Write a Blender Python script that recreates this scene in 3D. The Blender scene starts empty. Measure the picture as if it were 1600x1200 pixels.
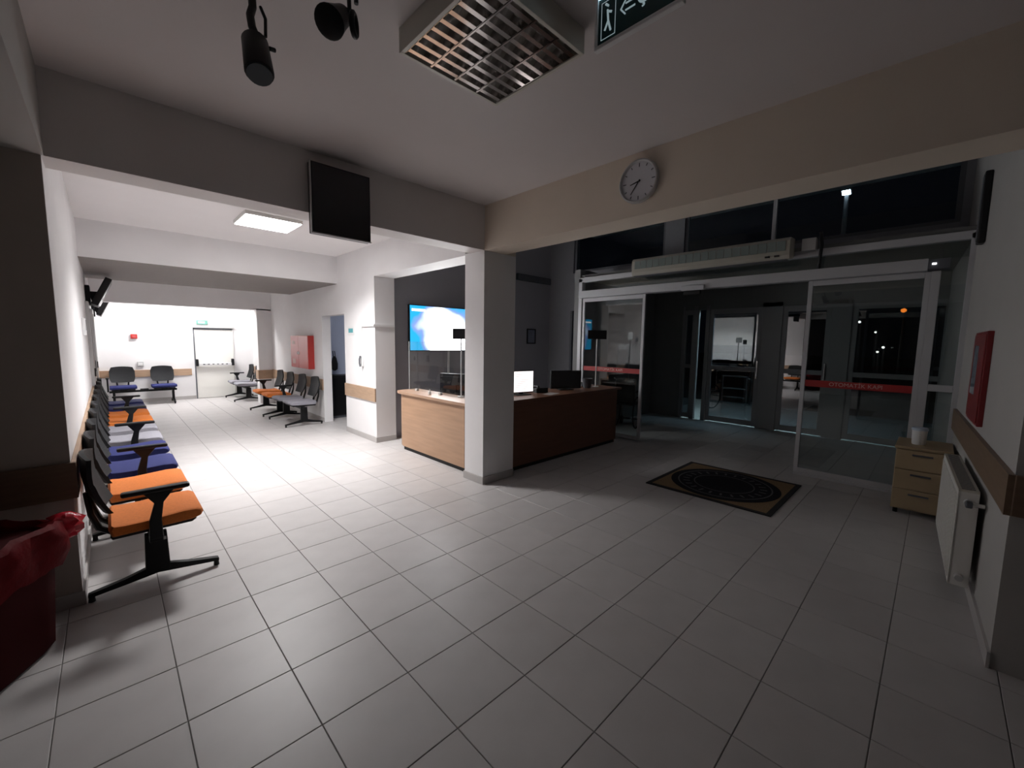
import bpy, bmesh, math, random
from mathutils import Vector, Matrix
random.seed(7)
PI = math.pi
sc = bpy.context.scene
COL = sc.collection

# ------------------------------------------------------------------ camera
FPX = 646.4
cam_d = bpy.data.cameras.new('camera')
cam_d.sensor_fit = 'HORIZONTAL'; cam_d.sensor_width = 36.0
cam_d.lens = 36.0 * FPX / 1600.0
cam_d.clip_start = 0.02; cam_d.clip_end = 200
cam = bpy.data.objects.new('camera', cam_d); COL.objects.link(cam)
pit, yaw, rol = math.radians(5.84), math.radians(44.31), math.radians(0.83)
CAM = Vector((-2.925, -3.444, 1.6))
Fv = Vector((math.sin(yaw) * math.cos(pit), math.cos(yaw) * math.cos(pit), -math.sin(pit)))
Rv = Vector((math.cos(yaw), -math.sin(yaw), 0)); Uv = Rv.cross(Fv)
Rv, Uv = math.cos(rol) * Rv + math.sin(rol) * Uv, -math.sin(rol) * Rv + math.cos(rol) * Uv
cam.matrix_world = Matrix(((Rv.x, Uv.x, -Fv.x, CAM.x), (Rv.y, Uv.y, -Fv.y, CAM.y), (Rv.z, Uv.z, -Fv.z, CAM.z), (0, 0, 0, 1)))
sc.camera = cam

# ------------------------------------------------------------------ world (night sky) and exposure
wd = bpy.data.worlds.new('night'); sc.world = wd; wd.use_nodes = True
wd.node_tree.nodes['Background'].inputs[0].default_value = (0.35, 0.5, 0.9, 1)
wd.node_tree.nodes['Background'].inputs[1].default_value = 0.0015
vs = sc.view_settings
vs.view_transform = 'Standard'; vs.look = 'None'; vs.gamma = 1.0; vs.use_curve_mapping = False
vs.exposure = 0.0
sc.cycles.max_bounces = 10; sc.cycles.diffuse_bounces = 6; sc.cycles.transparent_max_bounces = 16
sc.cycles.sample_clamp_indirect = 6.0

LAMP_NEAR = 20.0     # diffuser of the corridor ceiling panel seen from the hall
LAMP_NEAR_W = 92.0  # its downward light
LAMP_FAR = 90.0      # panels at the bright far end
TV_GAIN = 24.0

# ------------------------------------------------------------------ materials
MATS = {}
def mat(name, col, rough=0.5, metal=0.0, spec=0.5, noise=0.0, nscale=8.0, bump=0.0, bscale=60.0, stretch=None, trans=0.0, objvar=0.0):
    if name in MATS: return MATS[name]
    m = bpy.data.materials.new(name); m.use_nodes = True
    nt = m.node_tree; b = nt.nodes['Principled BSDF']
    b.inputs['Base Color'].default_value = (*col, 1)
    b.inputs['Roughness'].default_value = rough
    b.inputs['Metallic'].default_value = metal
    b.inputs['Specular IOR Level'].default_value = spec
    if trans: b.inputs['Transmission Weight'].default_value = trans
    if noise or bump or objvar:
        tc = nt.nodes.new('ShaderNodeTexCoord'); mp = nt.nodes.new('ShaderNodeMapping')
        if stretch: mp.inputs['Scale'].default_value = stretch
        nt.links.new(tc.outputs['Object'], mp.inputs[0])
    if noise or objvar:
        n = nt.nodes.new('ShaderNodeTexNoise'); n.inputs['Scale'].default_value = nscale; n.inputs['Detail'].default_value = 5
        nt.links.new(mp.outputs[0], n.inputs['Vector'])
        mr = nt.nodes.new('ShaderNodeMapRange')
        mr.inputs['From Min'].default_value = 0.25; mr.inputs['From Max'].default_value = 0.75
        mr.inputs['To Min'].default_value = 1 - noise; mr.inputs['To Max'].default_value = 1 + noise
        nt.links.new(n.outputs['Fac'], mr.inputs['Value'])
        out = mr.outputs[0]
        if objvar:
            oi = nt.nodes.new('ShaderNodeObjectInfo'); m2 = nt.nodes.new('ShaderNodeMapRange')
            m2.inputs['To Min'].default_value = 1 - objvar; m2.inputs['To Max'].default_value = 1 + objvar
            nt.links.new(oi.outputs['Random'], m2.inputs['Value'])
            mm = nt.nodes.new('ShaderNodeMath'); mm.operation = 'MULTIPLY'
            nt.links.new(out, mm.inputs[0]); nt.links.new(m2.outputs[0], mm.inputs[1]); out = mm.outputs[0]
        vm = nt.nodes.new('ShaderNodeVectorMath'); vm.operation = 'SCALE'
        vm.inputs[0].default_value = col
        nt.links.new(out, vm.inputs['Scale']); nt.links.new(vm.outputs[0], b.inputs['Base Color'])
    if bump:
        n2 = nt.nodes.new('ShaderNodeTexNoise'); n2.inputs['Scale'].default_value = bscale; n2.inputs['Detail'].default_value = 4
        nt.links.new(mp.outputs[0], n2.inputs['Vector'])
        bp = nt.nodes.new('ShaderNodeBump'); bp.inputs['Strength'].default_value = bump; bp.inputs['Distance'].default_value = 0.01
        nt.links.new(n2.outputs['Fac'], bp.inputs['Height']); nt.links.new(bp.outputs[0], b.inputs['Normal'])
    MATS[name] = m; return m

def emit(name, col, strength):
    if name in MATS: return MATS[name]
    m = bpy.data.materials.new(name); m.use_nodes = True; nt = m.node_tree
    nt.nodes.remove(nt.nodes['Principled BSDF'])
    e = nt.nodes.new('ShaderNodeEmission'); e.inputs[0].default_value = (*col, 1); e.inputs[1].default_value = strength
    nt.links.new(e.outputs[0], nt.nodes['Material Output'].inputs[0])
    MATS[name] = m; return m

def glass(name, tint=(0.9, 0.95, 0.93), refl=0.06, edge=1.0, rough=0.0):
    if name in MATS: return MATS[name]
    m = bpy.data.materials.new(name); m.use_nodes = True; nt = m.node_tree
    nt.nodes.remove(nt.nodes['Principled BSDF'])
    t = nt.nodes.new('ShaderNodeBsdfTransparent'); t.inputs[0].default_value = (*tint, 1)
    g = nt.nodes.new('ShaderNodeBsdfGlossy'); g.inputs['Roughness'].default_value = rough
    lw = nt.nodes.new('ShaderNodeLayerWeight'); lw.inputs['Blend'].default_value = 0.25
    mr = nt.nodes.new('ShaderNodeMapRange'); mr.inputs['To Min'].default_value = refl; mr.inputs['To Max'].default_value = edge
    pw = nt.nodes.new('ShaderNodeMath'); pw.operation = 'POWER'; pw.inputs[1].default_value = 3.0
    nt.links.new(lw.outputs['Facing'], pw.inputs[0]); nt.links.new(pw.outputs[0], mr.inputs['Value'])
    mx = nt.nodes.new('ShaderNodeMixShader')
    nt.links.new(mr.outputs[0], mx.inputs[0]); nt.links.new(t.outputs[0], mx.inputs[1]); nt.links.new(g.outputs[0], mx.inputs[2])
    nt.links.new(mx.outputs[0], nt.nodes['Material Output'].inputs[0])
    MATS[name] = m; return m

WALL = mat('wall_paint', (0.79, 0.78, 0.785), 0.65, noise=0.03, nscale=2.5, bump=0.05, bscale=90)
BEIGE = mat('beige_paint', (0.72, 0.63, 0.53), 0.65, noise=0.03, nscale=2.5, bump=0.05, bscale=90)
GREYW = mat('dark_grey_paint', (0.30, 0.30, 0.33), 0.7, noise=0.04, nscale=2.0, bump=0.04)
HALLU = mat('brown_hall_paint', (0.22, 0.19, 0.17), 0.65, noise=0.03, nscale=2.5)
HALLC = mat('dimmed_ceiling_paint', (0.62, 0.58, 0.575), 0.8, noise=0.02, nscale=1.5)  # ceiling paint darkened, the hall's dimness is put into the colour
HALLW = mat('dimmed_wall_paint', (0.40, 0.385, 0.37), 0.65, noise=0.03, nscale=2.5, bump=0.05, bscale=90)  # white wall paint darkened, weak light on these surfaces is in the colour
CEIL = mat('ceiling_paint', (0.82, 0.80, 0.80), 0.8, noise=0.02, nscale=1.5)
TILE = mat('porcelain_tile', (0.525, 0.505, 0.50), 0.42, noise=0.05, nscale=5.0, bump=0.015, bscale=25, objvar=0.035)
GROUT = mat('grout', (0.21, 0.20, 0.19), 0.9, noise=0.2, nscale=20)
SKIRT = mat('skirting_tile', (0.45, 0.43, 0.42), 0.35, noise=0.04)
RAILW = mat('wood_rail_laminate', (0.40, 0.27, 0.18), 0.5, noise=0.12, nscale=5, stretch=(1.0, 1.0, 8.0))
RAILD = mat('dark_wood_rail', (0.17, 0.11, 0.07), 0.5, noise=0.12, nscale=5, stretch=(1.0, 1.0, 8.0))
DESKW = mat('desk_oak_laminate', (0.43, 0.265, 0.165), 0.45, noise=0.10, nscale=3, stretch=(0.8, 0.8, 9.0))
DESKD = mat('desk_edge_laminate', (0.44, 0.28, 0.19), 0.45, noise=0.08, nscale=4)
BLACK = mat('black_plastic', (0.011, 0.011, 0.012), 0.45, spec=0.3)
BLACKM = mat('black_metal', (0.007, 0.007, 0.008), 0.4, spec=0.2)
MESHB = mat('black_mesh_back', (0.018, 0.019, 0.021), 0.65, spec=0.3, noise=0.25, nscale=60, bump=0.3, bscale=300)
ORANGE = mat('orange_fabric', (0.72, 0.20, 0.035), 0.85, noise=0.10, nscale=90, bump=0.15, bscale=400)
BLUE = mat('navy_fabric', (0.012, 0.018, 0.115), 0.85, noise=0.12, nscale=90, bump=0.15, bscale=400)
GREYF = mat('grey_fabric', (0.27, 0.265, 0.30), 0.85, noise=0.10, nscale=90, bump=0.15, bscale=400)
WHITEP = mat('white_plastic', (0.72, 0.72, 0.72), 0.4)
WHITEM = mat('white_enamel', (0.70, 0.69, 0.66), 0.35)
CREAM = mat('cream_door_paint', (0.82, 0.81, 0.77), 0.4)
ALU = mat('white_aluminium_profile', (0.48, 0.48, 0.50), 0.4, metal=0.0, spec=0.6)
ALUD = mat('grey_aluminium_profile', (0.26, 0.26, 0.27), 0.4)
STEEL = mat('brushed_steel', (0.6, 0.6, 0.62), 0.25, metal=1.0)
MIRROR = mat('louver_aluminium', (0.75, 0.72, 0.70), 0.12, metal=1.0)
TUBEW = mat('unlit_tube_glass', (0.75, 0.75, 0.74), 0.25)
RED = mat('red_enamel', (0.42, 0.035, 0.03), 0.3)
REDBAG = mat('shaded_red_plastic', (0.12, 0.005, 0.008), 0.55, spec=0.04, noise=0.2, nscale=18, bump=0.5, bscale=25)  # bag colour darkened for shade, the lit knot gets a brighter copy
REDBIN = mat('dark_red_bin_plastic', (0.045, 0.003, 0.004), 0.8, spec=0.1)
DECAL = mat('red_film', (0.34, 0.018, 0.018), 0.5)
PALE = mat('pale_lettering', (0.55, 0.36, 0.33), 0.5)
GREENS = mat('green_sign_face', (0.01, 0.05, 0.055), 0.25)
SIGNW = mat('sign_lettering', (0.62, 0.68, 0.68), 0.4)
BEECH = mat('beech_laminate', (0.40, 0.30, 0.18), 0.5, noise=0.08, nscale=4, stretch=(6.0, 1.0, 1.0))
RUB = mat('rubber_black', (0.012, 0.011, 0.012), 0.9, noise=0.2, nscale=60, bump=0.3, bscale=200)
MATBG = mat('mat_beige_pile', (0.25, 0.17, 0.10), 0.95, spec=0.05, noise=0.2, nscale=80, bump=0.4, bscale=250)
MATDK = mat('mat_dark_pile', (0.022, 0.022, 0.026), 0.95, spec=0.05, noise=0.25, nscale=80, bump=0.4, bscale=250)
MATLT = mat('mat_grey_pile', (0.12, 0.12, 0.125), 0.95, spec=0.05, noise=0.25, nscale=80, bump=0.4, bscale=250)
PANE = glass('clear_pane', (0.86, 0.90, 0.90), 0.085)
PANEW = glass('high_window_pane', (0.80, 0.84, 0.86), 0.03)
PANEF = glass('coated_facade_pane', (0.55, 0.60, 0.64), 0.30)
PLEXI = glass('plexiglass', (0.93, 0.94, 0.95), 0.04)
ASPH = mat('asphalt', (0.05, 0.05, 0.05), 0.9, noise=0.2, nscale=6)
PAVE = mat('outdoor_paving', (0.34, 0.35, 0.34), 0.8, noise=0.1, nscale=6)
NAVY = mat('dark_blue_door_paint', (0.02, 0.03, 0.07), 0.5)
BLUEW = mat('blue_white_paint', (0.52, 0.58, 0.74), 0.6, noise=0.02)
CLOCKF = mat('clock_face_white', (0.62, 0.62, 0.66), 0.4)
SILV = mat('silver_plastic', (0.5, 0.5, 0.5), 0.35)
TEAL = mat('teal_plate', (0.05, 0.32, 0.36), 0.4)
LENS = mat('violet_lens', (0.12, 0.02, 0.25), 0.1)
GREYP = mat('grey_plastic', (0.10, 0.105, 0.12), 0.5)

# ------------------------------------------------------------------ mesh helpers
class MB:
    def __init__(s): s.v = []; s.f = []
    def quadbox(s, P):
        k = len(s.v); s.v += [tuple(p) for p in P]
        for a in ((0, 3, 2, 1), (4, 5, 6, 7), (0, 1, 5, 4), (1, 2, 6, 5), (2, 3, 7, 6), (3, 0, 4, 7)): s.f.append(tuple(k + i for i in a))
        return s
    def box(s, lo, hi):
        (a, b, c), (d, e, f) = lo, hi
        return s.quadbox([(a, b, c), (d, b, c), (d, e, c), (a, e, c), (a, b, f), (d, b, f), (d, e, f), (a, e, f)])
    def bar(s, p0, p1, w, h, up=(0, 0, 1)):
        p0, p1 = Vector(p0), Vector(p1); d = (p1 - p0).normalized()
        u = Vector(up); sd = d.cross(u)
        if sd.length < 1e-4: sd = d.cross(Vector((1, 0, 0)))
        sd.normalize(); u = sd.cross(d).normalized()
        if not isinstance(w, tuple): w = (w, w)
        if not isinstance(h, tuple): h = (h, h)
        P = []
        for p, ww, hh in ((p0, w[0], h[0]), (p1, w[1], h[1])):
            P += [p - sd * ww / 2 - u * hh / 2, p + sd * ww / 2 - u * hh / 2, p + sd * ww / 2 + u * hh / 2, p - sd * ww / 2 + u * hh / 2]
        return s.quadbox(P)
    def ring(s, rings, close_ends=True):
        k = len(s.v); n = len(rings[0])
        for r in rings: s.v += [tuple(p) for p in r]
        for i in range(len(rings) - 1):
            for j in range(n):
                a = k + i * n + j; b = k + i * n + (j + 1) % n
                s.f.append((a, b, b + n, a + n))
        if close_ends:
            s.f.append(tuple(k + j for j in reversed(range(n)))); s.f.append(tuple(k + (len(rings) - 1) * n + j for j in range(n)))
        return s
    def cone(s, p0, p1, r0, r1=None, n=16):
        r1 = r0 if r1 is None else r1
        p0, p1 = Vector(p0), Vector(p1); d = (p1 - p0).normalized()
        x = d.orthogonal().normalized(); y = d.cross(x)
        return s.ring([[p + (x * math.cos(2 * PI * i / n) + y * math.sin(2 * PI * i / n)) * r for i in range(n)] for p, r in ((p0, r0), (p1, r1))])
    def tube(s, pts, r, n=10):
        pts = [Vector(p) for p in pts]; rings = []
        x = None
        for i, p in enumerate(pts):
            d = (pts[min(i + 1, len(pts) - 1)] - pts[max(i - 1, 0)]).normalized()
            if x is None: x = d.orthogonal().normalized()
            x = (x - d * x.dot(d)).normalized(); y = d.cross(x)
            rr = r[i] if isinstance(r, (list, tuple)) else r
            rings.append([p + (x * math.cos(2 * PI * k / n) + y * math.sin(2 * PI * k / n)) * rr for k in range(n)])
        return s.ring(rings)
    def prism(s, prof, axis, a, b):
        def P(p, t):
            return {'x': (t, p[0], p[1]), 'y': (p[0], t, p[1]), 'z': (p[0], p[1], t)}[axis]
        return s.ring([[P(p, a) for p in prof], [P(p, b) for p in prof]])
    def lathe(s, prof, c=(0, 0, 0), n=24, axis='z', close=True):
        rings = []
        for r, z in prof:
            rg = []
            for i in range(n):
                u, v = r * math.cos(2 * PI * i / n), r * math.sin(2 * PI * i / n)
                q = {'z': (u, v, z), 'x': (z, u, v), 'y': (v, z, u)}[axis]
                rg.append((c[0] + q[0], c[1] + q[1], c[2] + q[2]))
            rings.append(rg)
        return s.ring(rings, close)
    def mesh(s, name, bevel=0.0, seg=2, smooth=False):
        me = bpy.data.meshes.new(name); me.from_pydata(s.v, [], s.f)
        bm = bmesh.new(); bm.from_mesh(me)
        bmesh.ops.recalc_face_normals(bm, faces=bm.faces)
        if bevel:
            es = [e for e in bm.edges if len(e.link_faces) == 2 and e.calc_face_angle(0) > 0.6]
            bmesh.ops.bevel(bm, geom=es, offset=bevel, segments=seg, profile=0.5, affect='EDGES', clamp_overlap=True)
        if smooth:
            for f in bm.faces: f.smooth = True
            for e in bm.edges:
                if len(e.link_faces) == 2 and e.calc_face_angle(0) > 0.7: e.smooth = False
        bm.to_mesh(me); bm.free(); return me
    def build(s, name, m, parent=None, bevel=0.0, seg=2, smooth=False, label=None):
        o = bpy.data.objects.new(name, s.mesh(name, bevel, seg, smooth)); COL.objects.link(o)
        o.data.materials.append(m)
        if parent: o.parent = parent
        if label: o['label'] = label
        return o

def tag(o, label, cat, group=None, kind=None):
    o['label'] = label; o['category'] = cat
    if group: o['group'] = group
    if kind: o['kind'] = kind
    return o
def thing(name, label, cat, loc=(0, 0, 0), rz=0.0, group=None, kind=None):
    o = bpy.data.objects.new(name, None); COL.objects.link(o); o.empty_display_size = 0.05
    o.location = loc; o.rotation_euler = (0, 0, rz)
    return tag(o, label, cat, group, kind)
def struct(name, label, cat, m, *boxes, bevel=0.0):
    b = MB()
    for lo, hi in boxes: b.box(lo, hi)
    return tag(b.build(name, m, bevel=bevel), label, cat, kind='structure')
def bx(name, lo, hi, m, parent=None, bevel=0.0, label=None):
    return MB().box(lo, hi).build(name, m, parent, bevel, label=label)
def copy_tree(o, parent=None):
    c = o.copy(); COL.objects.link(c); c.parent = parent
    for ch in list(o.children): copy_tree(ch, c)
    return c
def text(name, body, size, m, parent, loc, rot, depth=0.0015, align='CENTER'):
    cu = bpy.data.curves.new(name, 'FONT'); cu.body = body; cu.size = size; cu.extrude = depth
    cu.align_x = align; cu.align_y = 'CENTER'
    t = bpy.data.objects.new(name, cu); COL.objects.link(t)
    dg = bpy.context.evaluated_depsgraph_get()
    me = bpy.data.meshes.new_from_object(t.evaluated_get(dg))
    bpy.data.objects.remove(t)
    o = bpy.data.objects.new(name, me); COL.objects.link(o)
    me.materials.clear(); me.materials.append(m)
    o.location = loc; o.rotation_euler = rot
    if parent: o.parent = parent
    return o

ZB, ZC, XL, YF = 2.56, 3.016, -3.12, 10.0
def yw(x): return -3.75 + 0.044 * (x - 0.2)      # entrance side wall, slightly out of square

# ------------------------------------------------------------------ floor with its tiles
floor = struct('floor', 'beige grey tiled floor running through hall, corridor and entrance', 'floor', GROUT, ((-8.2, -9.4, -0.12), (6.05, 10.2, -0.005)))
T, X0, Y0, G = 0.4, -1.979, -1.382, 0.0018
def tile_mb(b, cx, cy):
    h = T / 2 - G; e = 0.0018
    P = [[(cx - h, cy - h, -0.012), (cx + h, cy - h, -0.012), (cx + h, cy + h, -0.012), (cx - h, cy + h, -0.012)],
         [(cx - h, cy - h, -e), (cx + h, cy - h, -e), (cx + h, cy + h, -e), (cx - h, cy + h, -e)],
         [(cx - h + e, cy - h + e, 0), (cx + h - e, cy - h + e, 0), (cx + h - e, cy + h - e, 0), (cx - h + e, cy + h - e, 0)]]
    k = len(b.v)
    for r in P: b.v += r
    for i in range(2):
        for j in range(4): b.f.append((k + i * 4 + j, k + i * 4 + (j + 1) % 4, k + i * 4 + 4 + (j + 1) % 4, k + i * 4 + 4 + j))
    b.f.append((k + 8, k + 9, k + 10, k + 11))
cells = []
for i in range(-16, 21):
    for j in range(-20, 29):
        cx, cy = X0 + (i + .5) * T, Y0 + (j + .5) * T
        if cx < -8.1 or cx > 6.05 or cy < -9.3 or cy > 10.1: continue
        if cy > 0.1 and cx < -3.2: continue
        if cx > 0.4 and cy > 5.4: continue
        if cx > 0.3 and cy < -4.0: continue
        d = Vector((cx, cy, 0)) - CAM; z = d.dot(Fv); vis = 0
        if z > 0.2:
            px, py = 800 + FPX * d.dot(Rv) / z, 600 - FPX * d.dot(Uv) / z
            inner = (0.3 < cx < 3.3 and 0.2 < cy) or (0.2 < cx and cy > 2.4) or (cx < -2.9 and cy > 0.3)
            if -60 < px < 1660 and py < 1270 and not inner: vis = 1
        cells.append((-vis, d.length, cx, cy))
cells.sort()
tm = MB(); tile_mb(tm, 0, 0); tme = tm.mesh('floor_tile'); tme.materials.append(TILE)
rest = MB()
for k, (nv, dd, cx, cy) in enumerate(cells):
    if k < 300 and nv:
        o = bpy.data.objects.new('floor_tile', tme); COL.objects.link(o)
        o.location = (cx, cy, random.uniform(-0.0006, 0)); o.parent = floor
    else: tile_mb(rest, cx, cy)
r = rest.build('tile_field', TILE, floor); r['kind'] = 'stuff'

# ------------------------------------------------------------------ walls, column, beams, ceilings
struct('wall_left', 'white painted left wall of the lit corridor behind the bench row', 'wall', WALL, ((-3.36, 0.0, -0.02), (XL, 10.2, ZC)))
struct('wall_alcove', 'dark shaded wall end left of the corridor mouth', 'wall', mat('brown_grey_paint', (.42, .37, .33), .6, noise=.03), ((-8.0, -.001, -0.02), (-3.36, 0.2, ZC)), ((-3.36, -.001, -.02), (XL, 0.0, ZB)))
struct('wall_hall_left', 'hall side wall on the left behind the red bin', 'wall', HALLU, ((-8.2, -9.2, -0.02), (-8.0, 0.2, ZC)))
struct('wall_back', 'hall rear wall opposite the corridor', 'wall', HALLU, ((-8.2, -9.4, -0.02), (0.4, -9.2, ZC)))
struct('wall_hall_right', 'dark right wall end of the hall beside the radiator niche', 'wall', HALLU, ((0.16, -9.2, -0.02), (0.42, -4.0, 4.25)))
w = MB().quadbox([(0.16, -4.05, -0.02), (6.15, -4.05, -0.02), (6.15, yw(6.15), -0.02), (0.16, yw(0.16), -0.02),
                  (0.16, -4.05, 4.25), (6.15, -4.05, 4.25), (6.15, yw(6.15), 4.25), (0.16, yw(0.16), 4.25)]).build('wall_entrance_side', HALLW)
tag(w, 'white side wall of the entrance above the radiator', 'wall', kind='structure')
struct('wall_right', 'white right corridor wall with doorway and reception opening', 'wall', WALL,
       ((0.0, 2.55, -0.02), (0.33, 3.68, ZC)), ((0.0, 3.68, 2.03), (0.16, 4.72, ZC)), ((0.0, 4.72, -0.02), (0.16, 10.2, ZC)), ((0.0, 0.33, ZB - 0.01), (0.33, 2.55, ZC)))
struct('column', 'square white column at the corner of corridor and entrance', 'column', WALL, ((0.0, 0.0, -0.02), (0.47, 0.33, ZB + 0.005)))
struct('wall_far', 'bright white end wall of the corridor with exit door', 'wall', WALL,
       ((-3.36, YF, -0.02), (-1.33, YF + 0.2, ZC)), ((-0.46, YF, -0.02), (0.33, YF + 0.2, ZC)), ((-1.33, YF, 1.84), (-0.46, YF + 0.2, ZC)))
struct('wall_reception', 'dark grey reception back wall behind the television', 'wall', GREYW, ((0.33, 2.7, -0.02), (4.4, 2.9, 4.25)))
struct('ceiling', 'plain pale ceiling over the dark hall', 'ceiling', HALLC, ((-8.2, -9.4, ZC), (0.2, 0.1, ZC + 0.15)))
struct('ceiling_corridor', 'white ceiling over the lit corridor', 'ceiling', CEIL, ((-3.36, 0.1, ZC), (0.33, 10.2, ZC + 0.15)))
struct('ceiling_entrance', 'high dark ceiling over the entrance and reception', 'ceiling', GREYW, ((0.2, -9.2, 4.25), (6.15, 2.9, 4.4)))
struct('ceiling_beam_corridor', 'deep beam across the corridor mouth carrying the black screen', 'beam', mat('beam_paint', (.66, .63, .62), .65, noise=.03, nscale=2.5), ((-3.36, 0.0, ZB), (0.05, 0.24, ZC + 0.01)))
struct('ceiling_beam_entrance', 'long beige beam carrying the wall clock', 'beam', BEIGE, ((0.0, -9.2, ZB), (0.30, 0.0, 4.25)), ((0.05, 0.0, ZB), (0.47, 0.33, 4.25)), ((0.33, 0.33, ZC), (0.47, 2.7, 4.25)))
struct('ceiling_beam_left', 'short beam above the red bin at the left edge', 'beam', HALLW, ((-3.55, -9.2, ZB), (-3.11, 0.0, ZC + 0.01)))
struct('ceiling_drop', 'dropped wide soffit halfway down the corridor', 'beam', WALL, ((XL - 0.1, 3.95, ZB), (0.1, 6.55, ZC + 0.01)))
struct('soffit_shade_sheet', 'added dark sheet painting shade under the dropped corridor ceiling', 'soffit', mat('soffit_shade_tone', (.25, .225, .215), .7, noise=.03), ((XL, 3.96, ZB - .006), (0, 6.54, ZB)))  # thin sheet added under the drop, its dark colour stands for shade
struct('portal', 'far portal with lintel and stub wall before the bright end', 'beam', WALL, ((XL - 0.1, 8.07, 2.27), (0.1, 8.3, ZC + 0.01)), ((-0.31, 8.07, -0.02), (0.1, 8.3, 2.3)))
# room seen through the doorway
struct('wall_side_room', 'pale blue wall inside the side room doorway', 'wall', BLUEW, ((0.16, 5.3, -0.02), (2.4, 5.45, ZC)), ((2.3, 2.9, -0.02), (2.45, 5.3, ZC)))
struct('ceiling_side_room', 'ceiling of the small side room', 'ceiling', CEIL, ((0.16, 2.9, ZC - 0.3), (2.45, 5.45, ZC)))

# entrance facade (upper windows) and lobby box
XF = 4.2
struct('wall_entrance', 'grey wall with high windows above the entrance lobby', 'wall', mat('facade_grey_paint', (0.20, 0.20, 0.22), 0.7, noise=0.03),
       ((XF, -4.0, 2.78), (XF + .2, 2.9, 3.05)), ((XF, -4.0, 4.0), (XF + .2, 2.9, 4.25)),
       ((XF, 2.05, 3.05), (XF + .2, 2.9, 4.0)), ((XF, -0.28, 3.05), (XF + .2, 0.06, 4.0)), ((XF, -4.0, 3.05), (XF + .2, -3.5, 4.0)),
       ((XF, 2.1, -0.02), (XF + .2, 2.9, 2.78)), ((XF, 1.2, 2.27), (XF + .2, 2.1, 2.78)))
def window(name, y0, y1, z0, z1, x, mull, label):
    o = thing(name, label, 'window', (x, (y0 + y1) / 2, z0), kind='structure')
    yc = (y0 + y1) / 2; h = z1 - z0; a, b = y0 - yc, y1 - yc
    for nm, lo, hi in (('window_frame', (0.04, a, 0), (0.1, b, 0.05)), ('window_frame', (0.04, a, h - .05), (0.1, b, h)),
                       ('window_frame', (0.04, a, .05), (0.1, a + .05, h - .05)), ('window_frame', (0.04, b - .05, .05), (0.1, b, h - .05))):
        bx(nm, lo, hi, GREYP, o)
    for m_ in mull: bx('mullion', (0.03, m_ - yc - .025, .05), (0.1, m_ - yc + .025, h - .05), ALU, o)
    cuts = [y0 + .05] + [c for m_ in sorted(mull) for c in (m_ - .025, m_ + .025)] + [y1 - .05]
    for k in range(0, len(cuts), 2): bx('pane', (0.065, cuts[k] - yc, .05), (0.073, cuts[k + 1] - yc, h - .05), PANEW, o)
window('window_1', 0.06, 2.05, 3.05, 4.0, XF, [], 'dark high window left of the pale mullion column')
window('window_2', -3.5, -0.28, 3.05, 4.0, XF, [-1.6], 'wide dark high window above the air curtain')
LOB = mat('lobby_grey_paint', (0.18, 0.18, 0.18), 0.7, noise=0.03)
struct('wall_lobby', 'grey side wall inside the dark entrance lobby', 'wall', LOB, ((3.2, 1.12, -0.02), (6.15, 1.24, 2.9)))
struct('ceiling_lobby', 'low ceiling of the entrance lobby', 'ceiling', LOB, ((3.24, -4.0, 2.72), (6.15, 1.12, 2.8)))
d2 = thing('door_2', 'dark blue door beside the sliding entrance frame', 'door', (XF, 1.65, 0), kind='structure')
bx('door_leaf', (0.08, -0.45, 0.0), (0.13, 0.45, 2.27), NAVY, d2); bx('door_handle', (0.0, -0.38, 1.0), (0.08, -0.35, 1.12), STEEL, d2)
bx('door_frame', (0.0, 0.40, 0), (0.08, 0.45, 2.27), GREYP, d2)

# ------------------------------------------------------------------ wooden wall rails, skirtings
def rail(name, label, *boxes, m=RAILW): return struct(name, label, 'wall rail', m, *boxes, bevel=0.004)
rail('trim_1', 'wooden guard rail along the left corridor wall behind the benches', ((XL, -0.0, 0.66), (XL + 0.022, 9.99, 0.87)))
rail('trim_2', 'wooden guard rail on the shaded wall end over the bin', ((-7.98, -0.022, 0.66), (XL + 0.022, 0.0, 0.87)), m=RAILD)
rail('trim_3', 'short wooden guard rail on the pillar beside reception', ((-0.022, 2.55, 0.64), (0.0, 3.68, 0.85)))
rail('trim_4', 'wooden guard rail behind the right hand benches', ((-0.022, 4.72, 0.62), (0.0, 8.07, 0.83)))
rail('trim_5', 'wooden guard rail on the far stub wall', ((-0.333, 8.048, 0.60), (-0.0, 8.07, 0.82)), ((-0.333, 8.07, 0.60), (-0.31, 8.3, 0.82)))
rail('trim_6', 'wooden guard rail on the bright end wall', ((XL + .02, YF - 0.022, 0.62), (-1.40, YF, 0.79)))
rail('trim_7', 'wooden guard rail on the right wall beyond the stub', ((-0.022, 8.3, 0.60), (0.0, 9.99, 0.81)))
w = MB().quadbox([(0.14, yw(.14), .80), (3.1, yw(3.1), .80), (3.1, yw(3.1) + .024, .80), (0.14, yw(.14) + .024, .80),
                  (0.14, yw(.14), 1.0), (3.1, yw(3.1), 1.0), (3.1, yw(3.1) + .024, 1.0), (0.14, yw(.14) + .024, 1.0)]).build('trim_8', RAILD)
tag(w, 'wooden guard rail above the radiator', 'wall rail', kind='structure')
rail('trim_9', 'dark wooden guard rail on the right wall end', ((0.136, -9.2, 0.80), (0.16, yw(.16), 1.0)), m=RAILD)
SK = lambda n, l, *b: struct(n, l, 'skirting', SKIRT, *b, bevel=0.002)
SK('baseboard_column', 'grey tile skirting round the corner column', ((-0.012, -0.012, 0), (0.47, 0.0, 0.085)), ((-0.012, 0.0, 0), (0.0, 0.34, 0.085)))
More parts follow.
